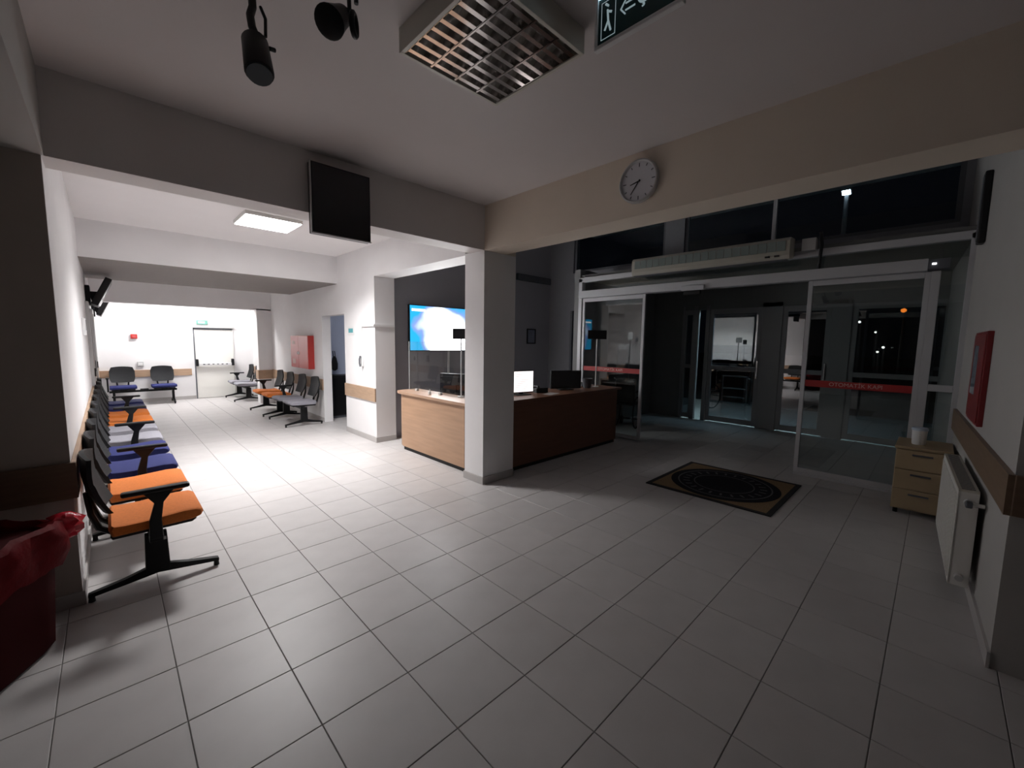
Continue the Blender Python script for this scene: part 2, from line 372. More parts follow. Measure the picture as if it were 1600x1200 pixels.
SK('baseboard_right', 'grey tile skirting round the pillar by reception', ((-0.012, 2.538, 0), (0.33, 2.55, 0.085)), ((-0.012, 2.55, 0), (0.0, 3.68, 0.085)))
SK('baseboard_corridor', 'grey tile skirting behind the right hand benches', ((-0.012, 4.72, 0), (0.0, 8.07, 0.085)))
SK('baseboard_left', 'grey tile skirting along the left corridor wall', ((XL, 0, 0), (XL + 0.012, 9.98, 0.085)))
SK('baseboard_far', 'grey tile skirting under the bright end wall', ((XL, YF - 0.012, 0), (-1.34, YF, 0.085)))
SK('baseboard_alcove', 'grey tile skirting of the shaded wall end', ((-7.98, -0.012, 0), (XL + .012, 0.0, 0.085)))
w = MB().quadbox([(0.148, yw(.148), 0), (3.1, yw(3.1), 0), (3.1, yw(3.1) + .012, 0), (0.148, yw(.148) + .012, 0),
                  (0.148, yw(.148), .085), (3.1, yw(3.1), .085), (3.1, yw(3.1) + .012, .085), (0.148, yw(.148) + .012, .085)]).build('baseboard_entrance', SKIRT)
tag(w, 'grey tile skirting under the radiator', 'skirting', kind='structure')

# ------------------------------------------------------------------ doors
d1 = thing('door_1', 'white fire exit door with push bar at the corridor end', 'door', (-0.895, YF, 0), kind='structure')
bx('door_leaf', (-0.41, 0.0, 0.01), (0.41, 0.05, 1.80), CREAM, d1, 0.004)
bx('door_frame', (-0.435, -0.02, 0), (-0.41, 0.06, 1.84), GREYP, d1); bx('door_frame', (0.41, -0.02, 0), (0.435, 0.06, 1.84), WHITEM, d1)
bx('door_frame', (-0.435, -0.02, 1.80), (0.435, 0.06, 1.84), GREYP, d1)
pb = bx('push_bar', (-0.36, -0.09, 0.86), (0.36, -0.04, 0.93), WHITEP, d1, 0.01)
for sx in (-1, 1): bx('bar_end', (sx * .39 - .03, -0.10, 0.85), (sx * .39 + .03, 0.0, 1.03), BLACK, d1, 0.012)
for k in range(6): bx('red_arrow', (-0.25 + k * 0.1 - .022, -0.093, 0.885), (-0.25 + k * .1 + .022, -0.0895, 0.905), BLACK, pb)
bx('door_closer_rail', (-0.44, -0.06, 1.845), (0.46, -0.02, 1.885), SILV, d1, 0.005)
for nm, y0, lab in (('door_3', 5.1, 'white side door in the left wall below the first wall television'), ('door_4', 7.4, 'white side door in the left wall near the corridor end')):
    o = thing(nm, lab, 'door', (XL, y0, 0), kind='structure')
    bx('door_leaf', (0.0, 0.07, 0.01), (0.012, 0.93, 2.02), WHITEM, o)
    for a, b in ((0, .07), (.93, 1.0)): bx('door_frame', (0, a, 0), (0.035, b, 2.09), SILV, o, 0.004)
    bx('door_frame', (0, 0.07, 2.02), (0.035, .93, 2.09), SILV, o, 0.004)
    bx('door_handle', (0.012, 0.14, 1.0), (0.05, 0.17, 1.12), BLACK, o)

# ------------------------------------------------------------------ corridor lamps
def panel_lamp(loc, strength, label, sx=0.6, sy=0.6, watts=0):
    o = thing('ceiling_panel_lamp', label, 'ceiling lamp', loc, group='lit corridor ceiling panels')
    m = emit('lamp_diffuser_%g' % strength, (1.0, 0.985, 0.98), strength)
    bx('diffuser', (-sx / 2 + .012, -sy / 2 + .012, -.045), (sx / 2 - .012, sy / 2 - .012, -.03), m, o)
    f = MB(); a, b = sx / 2, sy / 2
    f.box((-a, -b, -.04), (a, -b + .012, 0)); f.box((-a, b - .012, -.04), (a, b, 0)); f.box((-a, -b + .012, -.04), (-a + .012, b - .012, 0)); f.box((a - .012, -b + .012, -.04), (a, b - .012, 0)); f.box((-a + .012, -b + .012, -.012), (a - .012, b - .012, 0))
    f.build('lamp_housing', WHITEM, o)
    if watts:
        ld = bpy.data.lights.new('lamp_light', 'AREA'); ld.shape = 'RECTANGLE'; ld.size = sx - .04; ld.size_y = sy - .04
        ld.energy = watts; ld.spread = math.radians(132); ld.color = (1.0, 0.98, 0.975)
        lo = bpy.data.objects.new('lamp_light', ld); COL.objects.link(lo); lo.parent = o; lo.location = (0, 0, -.047)
panel_lamp((-1.44, 2.35, ZC), LAMP_NEAR, 'square lit ceiling panel nearest the hall in the corridor', watts=LAMP_NEAR_W)
panel_lamp((-1.6, 9.1, ZC), LAMP_FAR, 'square lit ceiling panel at the bright corridor end')
panel_lamp((1.2, 4.2, ZC - 0.3), 12.0, 'square lit ceiling panel inside the side room', 0.4, 0.4)

# ------------------------------------------------------------------ benches
def seat_profile():
    return [(-.20, .385), (.10, .388), (.20, .392), (.238, .405), (.25, .425), (.245, .447), (.22, .462), (.15, .466), (.05, .458), (-.06, .449), (-.15, .449), (-.20, .455), (-.215, .43)]
def make_bench():
    t = bpy.data.objects.new('waiting_bench', None); COL.objects.link(t); t.empty_display_size = 0.05
    MB().box((-.035, -.60, .30), (.035, .60, .345)).build('crossbeam', BLACKM, t, 0.006)
    for y in (-.525, .525):
        lg = MB().prism([(-.058, .075), (.058, .075), (.062, .10), (.055, .34), (-.055, .34), (-.062, .10)], 'y', y - .022, y + .022).build('leg', BLACKM, t, 0.005)
        ft = MB()
        prof_t = [(-.325, .052), (-.30, .058), (-.16, .085), (-.06, .115), (.06, .115), (.16, .088), (.30, .060), (.325, .054)]
        prof_b = [(.325, .032), (.30, .034), (.15, .052), (.0, .070), (-.15, .050), (-.30, .032), (-.325, .030)]
        ft.prism(prof_t + prof_b, 'y', y - .02, y + .02).build('foot', BLACKM, lg, 0.004)
        for x in (-.31, .31): MB().cone((x, y, 0), (x, y, .034), .017, .014, 12).build('glide', BLACK, lg)
        bx('plate', (-.02, y - .026, .285), (.05, y - .022, .305), SILV, lg)
    for y in (-.36, .36):
        s = MB()
        pr = seat_profile(); rings = []
        for dy, sc_ in ((-.23, .80), (-.222, .93), (-.205, 1.0), (.205, 1.0), (.222, .93), (.23, .80)):
            rings.append([(.02 + (px - .02) * (1 if sc_ == 1 else (.97 if sc_ > .9 else .94)), y + dy, .425 + (pz - .425) * sc_) for px, pz in pr])
        cu = s.ring(rings).build('seat', GREYF, t, smooth=True)
        MB().prism([(-.20, .362), (.19, .366), (.215, .384), (-.21, .384)], 'y', y - .20, y + .20).build('seat_shell', BLACK, cu, 0.004)
        MB().box((-.06, y - .06, .34), (.06, y + .06, .366)).build('seat_bracket', BLACKM, cu)
        b = MB(); NU, NV = 9, 9; th = .022
        front, back = [], []
        for i in range(NV):
            v = i / (NV - 1)
            for j in range(NU):
                u = j / (NU - 1) * 2 - 1
                z = .515 + .375 * v
                wv = .222 * (1 - .16 * max(0, v - .75) / .25 - .14 * max(0, .2 - v) / .2)
                x = -.225 - .075 * v - .035 * math.sin(PI * (v * .9 + .05)) + .035 * u * u
                zz = z - .02 * u * u * (1 if v > .5 else -0.6)
                front.append((x + th / 2, y + u * wv, zz)); back.append((x - th / 2, y + u * wv, zz))
        N = NU * NV; b.v = front + back
        for i in range(NV - 1):
            for j in range(NU - 1):
                a = i * NU + j
                b.f.append((a, a + 1, a + NU + 1, a + NU)); b.f.append((N + a, N + a + NU, N + a + NU + 1, N + a + 1))
        edge = [j for j in range(NU)] + [i * NU + NU - 1 for i in range(1, NV)] + [(NV - 1) * NU + j for j in range(NU - 2, -1, -1)] + [i * NU for i in range(NV - 2, 0, -1)]
        for k in range(len(edge)):
            a, c = edge[k], edge[(k + 1) % len(edge)]
            b.f.append((a, a + N, c + N, c))
        bk = b.build('backrest', MESHB, t, smooth=True)
        st = MB()
        for dy in (-.085, .085):
            st.tube([(-.10, y + dy, .365), (-.20, y + dy, .375), (-.255, y + dy * 1.1, .42), (-.285, y + dy * 1.2, .52), (-.30, y + dy * 1.2, .66)], [.016, .017, .018, .016, .012], 8)
        st.build('back_support', BLACK, bk, smooth=True)
    bx('centre_bracket', (-.06, -.075, .345), (.06, .075, .372), BLACK, t, 0.006)
    ar = MB().prism([(-.035, .33), (.035, .33), (.03, .45), (.045, .56), (.10, .632), (-.05, .632), (.0, .56), (-.03, .45)], 'y', -.632, -.602).build('armrest', BLACK, t, 0.005)
    MB().box((-.15, -.645, .63), (.18, -.589, .66)).build('arm_pad', BLACK, ar, 0.012)
    return t
proto = make_bench()
FAB = {'orange': ORANGE, 'blue': BLUE, 'grey': GREYF}
seat_me = {}
for c in FAB:
    for ch in proto.children:
        if ch.name.startswith('seat'):
            k = (c, ch.data.name); me = ch.data.copy(); me.materials.clear(); me.materials.append(FAB[c]); seat_me[k] = me
benches = [(XL + .345, .525, 0, 'orange', 'orange two seat bench nearest the hall and the red bin', 'L'),
           (XL + .345, 1.90, 0, 'blue', 'navy two seat bench right behind the nearest orange bench', 'L'),
           (XL + .345, 3.27, 0, 'grey', 'grey two seat bench in the middle of the left row', 'L'),
           (XL + .345, 4.68, 0, 'orange', 'orange two seat bench further down the left row', 'L'),
           (XL + .345, 6.10, 0, 'blue', 'navy two seat bench last in the left row', 'L'),
           (-.40, 5.16, PI, 'grey', 'grey two seat bench under the red cabinet beside the doorway', 'R'),
           (-.42, 6.58, PI, 'orange', 'orange two seat bench on the right before the stub wall', 'R'),
           (-.42, 9.24, PI, 'grey', 'grey two seat bench beyond the stub wall near the exit door', 'R'),
           (-2.36, YF - .40, -PI / 2, 'blue', 'navy two seat bench against the bright end wall', 'F')]
GR = {'L': 'benches along the left corridor wall', 'R': 'benches along the right corridor wall', 'F': 'benches along the left corridor wall'}
for k, (x, y, rz, c, lab, g) in enumerate(benches):
    o = proto if k == 0 else copy_tree(proto)
    o.location = (x, y, 0); o.rotation_euler = (0, 0, rz)
    tag(o, lab, 'bench', 'waiting benches in the corridor')
# seats share mesh data with the first bench: assign by order
bl = [o for o in COL.objects if o.name.startswith('waiting_bench')]
names0 = sorted({n for (_, n) in seat_me})
for k, o in enumerate(bl):
    c = benches[k][3]
    ss = [ch for ch in o.children if ch.name.startswith('seat')]
    for ch, n in zip(ss, names0): ch.data = seat_me[(c, n)]

# ------------------------------------------------------------------ red bin with its bag
b = thing('waste_bin', 'dark red waste bin with a shiny red bag at the left edge', 'bin', (-3.50, -0.42, 0), math.radians(60))
rings = []
for z, s_ in ((0.0, .165), (.02, .175), (.30, .185), (.60, .195)):
    rg = []
    for k in range(28):
        a = 2 * PI * k / 28; cx, cy = math.cos(a), math.sin(a); q = (abs(cx) ** 5 + abs(cy) ** 5) ** -.2
        rg.append((cx * q * s_ * 1.45, cy * q * s_ * 1.35, z))
    rings.append(rg)
MB().ring(rings).build('bin_body', REDBIN, b, smooth=True)
rings = []
rr = random.Random(3)
for z, s_, am in ((.42, .203, .004), (.50, .214, .012), (.58, .222, .016), (.635, .216, .012), (.65, .195, .008), (.63, .175, .006), (.50, .165, .006)):
    rg = []
    for k in range(56):
        a = 2 * PI * k / 56; cx, cy = math.cos(a), math.sin(a); q = (abs(cx) ** 5 + abs(cy) ** 5) ** -.2
        j = s_ + am * (math.sin(a * 9 + z * 20) * .6 + rr.uniform(-.5, .5))
        rg.append((cx * q * j * 1.45, cy * q * j * 1.35, z + rr.uniform(-.006, .006) + .015 * math.sin(a * 3)))
    rings.append(rg)
bag = MB().ring(rings, False).build('bag', REDBAG, b, smooth=True)
kn = MB(); rg_ = []
for i in range(9):
    th = PI * i / 8; r_ = max(.004, math.sin(th))
    rg_.append([(math.cos(2 * PI * k / 14) * r_ * .075 * (1 + .30 * math.sin(k * 2.7 + i * 1.3)), math.sin(2 * PI * k / 14) * r_ * .075 * (1 + .28 * math.cos(k * 3.4 + i * 1.9)), -.075 * math.cos(th)) for k in range(14)])
kn.ring(rg_); ko = kn.build('bag_knot', mat('lit_red_plastic', (.60, .02, .04), .22, noise=.2, nscale=18, bump=.5, bscale=25), b, smooth=True); ko.location = b.matrix_world.inverted() @ Vector((0, 0, 0))  # same bag plastic, brighter colour where the lamp catches the knot
ko.location = (0, 0, 0)
wloc = Vector((-3.155, -0.22, 0.575)) - Vector((-3.50, -0.42, 0)); ca, sa = math.cos(-math.radians(60)), math.sin(-math.radians(60))
ko.location = (wloc.x * ca - wloc.y * sa, wloc.x * sa + wloc.y * ca, wloc.z)

# ------------------------------------------------------------------ black screen under the corridor beam
s = thing('ceiling_screen', 'black switched off screen hanging on the corridor beam', 'screen', (-1.535, -0.06, 2.40))
bx('screen_body', (-.232, -.02, 0), (.232, .045, .52), BLACK, s, 0.005)
bx('screen_glass', (-.222, -.0235, .01), (.222, -.0205, .51), mat('dark_glass', (.006, .006, .010), .25), s)
bx('bezel', (-.235, -.024, -.003), (.235, -.0, .006), SILV, s); bx('bezel', (-.236, -.024, -.003), (-.23, -.0, .523), SILV, s)
bx('wall_mount', (-.08, .045, .15), (.08, .06, .4), BLACK, s)

# ------------------------------------------------------------------ wall clock on the beam
ck = thing('wall_clock', 'round white wall clock on the beige beam', 'clock', (0.0, -1.785, 2.80))
MB().lathe([(.155, 0), (.158, -.012), (.155, -.034), (.146, -.038), (.142, -.03), (.138, -.02)], n=40, axis='x', close=False).build('clock_rim', SILV, ck, smooth=True)
MB().lathe([(.138, -.004), (.141, -.018)], n=40, axis='x').build('clock_face', CLOCKF, ck)
for k in range(12):
    a = 2 * PI * k / 12; L = .018 if k % 3 else .026
    MB().bar((-.0192, math.sin(a) * (.130 - L), math.cos(a) * (.130 - L)), (-.0192, math.sin(a) * .130, math.cos(a) * .130), .006, .002, up=(1, 0, 0)).build('hour_mark', GREYP, ck)
for nm, ang, L, w_ in (('hour_hand', 8.6 / 12, .07, .011), ('minute_hand', 36 / 60, .105, .008)):
    a = -2 * PI * ang      # seen from -X, +Y lies to the left
    MB().bar((-.022, -math.sin(a) * -.015 * -1, -.015 * math.cos(a)), (-.022, math.sin(a) * L, math.cos(a) * L), (w_, w_ * .5), .002, up=(1, 0, 0)).build(nm, BLACK, ck)

# ------------------------------------------------------------------ unlit louvre lamp in the hall
lv = thing('louvre_lamp', 'unlit square ceiling lamp with mirrored louvres', 'ceiling lamp', (-1.585, -1.905, ZC))
hw, zb_ = .30, -.108
CREAMM = mat('lamp_frame_enamel', (.55, .53, .47), .4)
for lo, hi in (((-hw, -hw, zb_), (hw, -hw + .018, 0)), ((-hw, hw - .018, zb_), (hw, hw, 0)), ((-hw, -hw + .018, zb_), (-hw + .018, hw - .018, 0)), ((hw - .018, -hw + .018, zb_), (hw, hw - .018, 0))):
    bx('lamp_frame', lo, hi, CREAMM, lv, 0.002)
bx('back_plate', (-hw + .018, -hw + .018, -.012), (hw - .018, hw - .018, 0), WHITEM, lv)
ch_w = (2 * hw - .036) / 4
for k in range(4):
    x0 = -hw + .018 + k * ch_w; xc = x0 + ch_w / 2
    MB().cone((xc, -hw + .03, -.035), (xc, hw - .03, -.035), .013, n=12).build('tube', TUBEW, lv, smooth=True)
    for sd in (0, 1):
        xa = x0 + (.004 if sd == 0 else ch_w - .004); xb = x0 + (.022 if sd == 0 else ch_w - .022)
        pr = [(xa, zb_ + .004), (xa + (.006 if sd == 0 else -.006), zb_ + .03), (xb, -.03), (xb + (.002 if sd == 0 else -.002), -.03), (xa + (.008 if sd == 0 else -.008), zb_ + .03), (xa + (.002 if sd == 0 else -.002), zb_ + .004)]
        MB().prism(pr, 'y', -hw + .019, hw - .019).build('reflector', MIRROR, lv)
for k in range(1, 4):
    x0 = -hw + .018 + k * ch_w
    bx('divider', (x0 - .003, -hw + .018, zb_ + .002), (x0 + .003, hw - .018, zb_ + .03), MIRROR, lv)
blade = None
for k in range(4):
    x0 = -hw + .018 + k * ch_w
    for j in range(9):
        y = -hw + .018 + (j + .5) * (2 * hw - .036) / 9
        if blade is None:
            pr = [(-.011, 0.0), (.011, 0.0), (.006, .022), (.001, .046), (-.001, .046), (-.006, .022)]
            blade = MB().prism(pr, 'x', 0.004, ch_w - .004).build('louvre_blade', MIRROR, lv); o = blade
        else:
            o = blade.copy(); COL.objects.link(o); o.parent = lv
        o.location = (x0, y, zb_ + .004)

# ------------------------------------------------------------------ exit sign hanging in the hall
ex = thing('exit_sign', 'hanging green exit sign with arrow at the top of the hall', 'sign', (-1.45, -2.385, 2.755))
EXM = emit('exit_led', (.55, .85, 1.0), 9.0)
EXT = emit('edge_lit_lettering', (.6, .8, .85), .32)
L_ = .36
bx('sign_frame', (-.012, -L_, 0), (.012, 0, .016), WHITEP, ex, .003); bx('sign_frame', (-.012, -.014, .016), (.012, 0, .19), WHITEP, ex, .003); bx('sign_frame', (-.012, -L_, .016), (.012, -L_ + .014, .19), WHITEP, ex, .003)
bx('sign_housing', (-.03, -L_, .19), (.03, 0, .24), WHITEP, ex, .004)
bx('light_strip', (-.008, -L_ + .02, .184), (.008, -.02, .19), EXM, ex)
fc = bx('sign_face', (-.006, -L_ + .014, .016), (.006, -.014, .184), GREENS, ex)
RZ = (PI / 2, 0, -PI / 2)
def fr(y0, y1, z0, z1, n='pictogram'): bx(n, (-.0075, y0, z0), (-.006, y1, z1), EXT, fc)
for a in ((-.030, -.028, .03, .165), (-.092, -.090, .03, .165), (-.092, -.028, .163, .165), (-.092, -.028, .03, .032)): fr(*a)
MB().tube([(-.0068, -.052, .145), (-.0068, -.056, .15)], .009, 8).build('pictogram', EXT, fc)
for p in ([(-.0068, -.056, .13), (-.0068, -.06, .09)], [(-.0068, -.056, .125), (-.0068, -.075, .115)], [(-.0068, -.06, .09), (-.0068, -.045, .06)], [(-.0068, -.06, .09), (-.0068, -.072, .05)]):
    MB().tube(p, .004, 6).build('pictogram', EXT, fc)
for p in ([(-.0068, -.115, .10), (-.0068, -.135, .125)], [(-.0068, -.115, .10), (-.0068, -.135, .075)], [(-.0068, -.135, .112), (-.0068, -.175, .112)], [(-.0068, -.135, .088), (-.0068, -.175, .088)]):
    MB().tube(p, .003, 6).build('arrow', EXT, fc)
text('lettering', 'Çıkış', .075, EXT, fc, (-.0068, -.262, .10), RZ)
for y in (-.06, -L_ + .06): MB().cone((0, y, .24), (0, y, ZC - 2.755), .004, n=8).build('hanger', BLACK, ex)

# ------------------------------------------------------------------ ceiling spotlights
sp = thing('ceiling_spotlight', 'black cylinder spotlight hanging from the ceiling', 'spotlight', (-2.45, -1.50, ZC))
bx('ceiling_plate', (-.03, -.06, -.03), (.03, .06, 0), BLACK, sp, .004)
MB().tube([(0, 0, -.03), (0, -.01, -.16), (-.012, -.02, -.20), (-.012, -.04, -.25), (0, -.05, -.29)], .014, 10).build('stem', BLACK, sp, smooth=True)
MB().tube([(.03, 0, -.14), (.035, -.04, -.2), (.03, -.05, -.27)], .006, 8).build('cable', BLACK, sp, smooth=True)
bd = MB().cone((.0, -.02, -.285), (-.005, -.085, -.43), .045, .05, 20).build('lamp_can', BLACK, sp, .004, smooth=True)
MB().cone((-.005, -.086, -.432), (-.0055, -.089, -.438), .043, .043, 20).build('lamp_lens', mat('dark_lens', (.05, .06, .07), .15), bd)
MB().cone((.045, -.04, -.30), (.065, -.035, -.295), .008, n=10).build('knob', BLACK, sp)
sp2 = thing('ceiling_projector_spot', 'black tilted spotlight with violet lens beside the louvre lamp', 'spotlight', (-2.20, -1.83, ZC))
bx('ceiling_plate', (-.05, -.05, -.02), (.05, .05, 0), BLACK, sp2, .004)
for y in (-.03, .03): MB().tube([(0, y, -.02), (0, y, -.2)], .008, 8).build('stem', BLACK, sp2)
cn = MB().lathe([(.02, .09), (.042, .07), (.048, .02), (.06, -.05), (.064, -.07), (.058, -.075)], n=22).build('lamp_can', BLACK, sp2, smooth=True)
cn.scale = (.85, .85, .85); cn.location = (-.045, .045, -.235); cn.rotation_euler = (math.radians(-25), math.radians(40), 0)
ln = MB().lathe([(.002, -.07), (.05, -.066)], n=20).build('lamp_lens', mat('black_glass', (.01, .008, .02), .08), cn)
MB().lathe([(.004, -.0745), (.012, -.072), (.014, -.068)], c=(.025, 0, 0), n=12).build('lens_glint', LENS, cn)
rg2 = MB(); pts = [(math.cos(2 * PI * k / 20) * .03, 0, math.sin(2 * PI * k / 20) * .036) for k in range(21)]
hd = rg2.tube(pts, .010, 8).build('tilt_ring', BLACK, sp2, smooth=True); hd.location = (-.002, -.012, -.262); hd.rotation_euler = (0, 0, math.radians(50))

# ------------------------------------------------------------------ reception desk
dk = thing('reception_desk', 'lit oak reception counter between pillar and column', 'desk', (0, 0, 0))
f1 = MB(); f1.prism([(.10, .47), (.10, 1.93), (.13, 2.02), (.20, 2.05), (.22, 2.05), (.22, .47)], 'z', .055, .825).build('front_panel', DESKW, dk, .003)
MB().prism([(.065, .36), (.065, 1.97), (.10, 2.08), (.20, 2.12), (.465, 2.12), (.465, .36)], 'z', .825, .862).build('worktop', DESKD, dk, .004)
bx('plinth', (.125, .47, 0), (.20, 1.94, .055), BLACK, dk)
bx('end_panel', (.22, 2.02, 0), (.46, 2.05, .825), DESKW, dk)
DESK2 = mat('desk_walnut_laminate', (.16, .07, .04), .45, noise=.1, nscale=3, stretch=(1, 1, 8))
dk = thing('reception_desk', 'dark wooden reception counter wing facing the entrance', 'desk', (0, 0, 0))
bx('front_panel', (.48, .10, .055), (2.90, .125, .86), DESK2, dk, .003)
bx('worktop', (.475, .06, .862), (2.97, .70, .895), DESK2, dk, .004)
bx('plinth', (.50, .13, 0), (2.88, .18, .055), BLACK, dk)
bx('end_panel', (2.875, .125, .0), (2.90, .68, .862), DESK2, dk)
px_ = thing('plexiglass_screen', 'clear plexiglass shield standing on the oak counter', 'screen', (.30, 1.26, .862))
bx('shield', (-.003, -.82, 0), (.003, .80, .72), PLEXI, px_)
bx('edge_strip', (-.006, .80, 0), (.006, .812, .72), mat('plexi_edge', (.45, .47, .48), .3), px_)
for y in (-.6, 0, .6): bx('clamp', (-.02, y - .02, 0), (.02, y + .02, .03), SILV, px_)

def pole_sign(x, y, z, rz, label, h=.80, w_=.15):
    o = thing('pole_sign', label, 'sign', (x, y, z), rz, 'signs on poles on the reception desk')
    MB().cone((0, 0, 0), (0, 0, .012), .05, n=20).build('base', SILV, o)
    MB().cone((0, 0, .012), (0, 0, h), .009, n=10).build('pole', WHITEP, o, smooth=True)
    bx('sign_board', (-w_ / 2, -.012, h - .015), (w_ / 2, -.004, h + .125), BLACK, o, .003)
pole_sign(.38, .90, .862, -PI / 4, 'black sign on a white pole at the counter by the column', .775, .22)
pole_sign(2.68, .37, .895, -PI / 4, 'black sign on a white pole at the dark end of the desk', .78, .30)
bo = thing('sanitizer_bottle', 'tiny white bottle on the oak counter', 'bottle', (.20, 1.37, .862))
MB().lathe([(.02, 0), (.022, .03), (.018, .045), (.008, .05), (.008, .06)], n=14).build('bottle_body', WHITEP, bo, smooth=True)
MB().lathe([(.011, .06), (.011, .072)], n=12).build('cap', SILV, bo)

def monitor(loc, rz, w_, h_, label, scr=None, lift=.10, back_logo=False):
    o = thing('desk_monitor', label, 'monitor', loc, rz)
    bx('screen_body', (-w_ / 2, -.015, lift), (w_ / 2, .02, lift + h_), BLACK, o, .005)
    MB().box((-.03, .02, .01), (.03, .045, lift + h_ * .5)).build('stand', BLACK, o, .004)
    bx('stand_foot', (-.11, -.06, 0), (.11, .09, .012), BLACK, o, .004)
    g = bx('display', (-w_ / 2 + .014, -.0165, lift + .014), (w_ / 2 - .014, -.0152, lift + h_ - .014), scr or mat('dark_glass', (.006, .006, .010), .25), o)
    if back_logo:
        MB().lathe([(.001, .0205), (.018, .0205), (.018, .0215), (.001, .0215)], c=(0, 0, lift + h_ * .45), n=18, axis='y').build('back_logo', SILV, o)
        bx('back_panel', (-w_ / 2 + .03, .02, lift + .04), (w_ / 2 - .03, .032, lift + h_ - .04), BLACK, o, .005)
    return o, g
# its back is towards the corridor
monitor((.68, 1.42, .765), math.radians(113), .52, .32, 'black monitor seen from behind over the oak counter', None, .04, True)
bx_m = thing('desk_shelf', 'inner work shelf behind the oak counter', 'shelf', (.53, 1.45, 0))
bx('shelf_board', (-.05, -.70, .735), (.45, .65, .765), DESKD, bx_m, .003)
for y in (-.68, .63): bx('shelf_side', (-.04, y - .015, 0), (.43, y + .015, .735), DESKD, bx_m)
PAGE = emit('lit_page', (1.0, .92, .90), 1.6)
mo, g = monitor((1.00, .38, .895), math.radians(-10), .36, .30, 'lit monitor showing a white page beside the column', PAGE, .03)
PT = emit('page_text_tone', (.75, .45, .45), .8)
pt = MB(); rr = random.Random(5)
for k in range(9): pt.box((-.13, -.0175, .08 + k * .024), (-.13 + rr.uniform(.10, .24), -.0168, .085 + k * .024))
o = pt.build('page_lines', PT, g); o['kind'] = 'stuff'
monitor((1.95, .40, .895), math.radians(-25), .50, .27, 'black monitor in the middle of the dark desk wing', None, .02)
ph = thing('desk_telephone', 'dark desk telephone beside the lit monitor', 'telephone', (1.42, .45, .895), math.radians(-20))
MB().prism([(-.09, 0), (.09, 0), (.09, .03), (-.09, .07)], 'x', -.09, .09).build('phone_body', BLACK, ph, .006)
MB().tube([(-.06, -.08, .065), (-.06, -.07, .085), (-.06, 0, .088), (-.06, .07, .085), (-.06, .085, .06)], [.022, .018, .014, .018, .022], 8).build('handset', BLACK, ph, smooth=True)
cp = thing('pen_pot', 'grey tapered pot near the end of the dark desk', 'pot', (2.42, .35, .895))
MB().lathe([(.055, 0), (.06, .01), (.08, .14), (.085, .15), (.078, .15), (.056, .02)], n=22).build('pot_body', GREYP, cp, smooth=True)
pa = thing('paper_stack', 'loose white papers on the dark desk in front of the telephone', 'paper', (1.40, .22, .895), .1)
for k in range(3):
    q = bx('sheet', (-.12, -.07, .001 * k), (.12, .07, .001 * k + .0009), WHITEP, pa); q.rotation_euler = (0, 0, .08 * k)
bb = thing('desk_box', 'small dark box beside the grey pot on the desk', 'box', (2.60, .58, .895))
bx('box_body', (-.06, -.05, 0), (.06, .05, .05), GREYP, bb, .004); bx('box_lid', (-.063, -.053, .05), (.063, .053, .06), BLACK, bb, .003)
oc = thing('office_chair', 'black office chair behind the reception desk', 'chair', (1.75, 1.35, 0), math.radians(200))
MB().lathe([(.03, .05), (.03, .42)], n=12).build('gas_post', BLACK, oc)
for k in range(5):
    a = 2 * PI * k / 5; MB().bar((0, 0, .07), (.28 * math.cos(a), .28 * math.sin(a), .055), (.05, .03), (.03, .02)).build('spoke', BLACK, oc)
    MB().cone((.28 * math.cos(a) - .02, .28 * math.sin(a), .025), (.28 * math.cos(a) + .02, .28 * math.sin(a), .025), .025, n=10).build('castor', BLACK, oc)
bx('seat', (-.23, -.24, .42), (.23, .23, .49), BLACK, oc, .03); bx('backrest', (-.21, .22, .55), (.21, .27, .98), BLACK, oc, .03)
bx('back_stem', (-.03, .2, .42), (.03, .25, .6), BLACK, oc, .01)

# ------------------------------------------------------------------ television
def tv_mat():
    m = bpy.data.materials.new('tv_picture'); m.use_nodes = True; nt = m.node_tree; nt.nodes.remove(nt.nodes['Principled BSDF'])
    tc = nt.nodes.new('ShaderNodeTexCoord'); n = nt.nodes.new('ShaderNodeTexNoise'); n.inputs['Scale'].default_value = 1.7; n.inputs['Detail'].default_value = 2.5; n.inputs['Roughness'].default_value = .45
    mp = nt.nodes.new('ShaderNodeMapping'); mp.inputs['Location'].default_value = (3.2, 0, 1.3)
    nt.links.new(tc.outputs['Object'], mp.inputs[0]); nt.links.new(mp.outputs[0], n.inputs['Vector'])
    sx = nt.nodes.new('ShaderNodeSeparateXYZ'); nt.links.new(tc.outputs['Object'], sx.inputs[0])
    # distance from the picture's middle right: white centre, blue corners
    a = nt.nodes.new('ShaderNodeVectorMath'); a.operation = 'DISTANCE'; a.inputs[1].default_value = (.05, 0, .34)
    nt.links.new(tc.outputs['Object'], a.inputs[0])
    ad = nt.nodes.new('ShaderNodeMath'); ad.operation = 'MULTIPLY_ADD'; ad.inputs[1].default_value = .75
    nt.links.new(n.outputs['Fac'], ad.inputs[0]); nt.links.new(a.outputs['Value'], ad.inputs[2])
    cr = nt.nodes.new('ShaderNodeValToRGB'); e = cr.color_ramp.elements
    e[0].position = .70; e[0].color = (1, 1, 1, 1); e[1].position = 1.0; e[1].color = (.0015, .024, .045, 1)
    k = cr.color_ramp.elements.new(.86); k.color = (.05, .06, .07, 1); k = cr.color_ramp.elements.new(.93); k.color = (.014, .020, .042, 1)
    nt.links.new(ad.outputs[0], cr.inputs[0])
    em = nt.nodes.new('ShaderNodeEmission'); em.inputs[1].default_value = TV_GAIN
    nt.links.new(cr.outputs[0], em.inputs[0]); nt.links.new(em.outputs[0], nt.nodes['Material Output'].inputs[0])
    return m
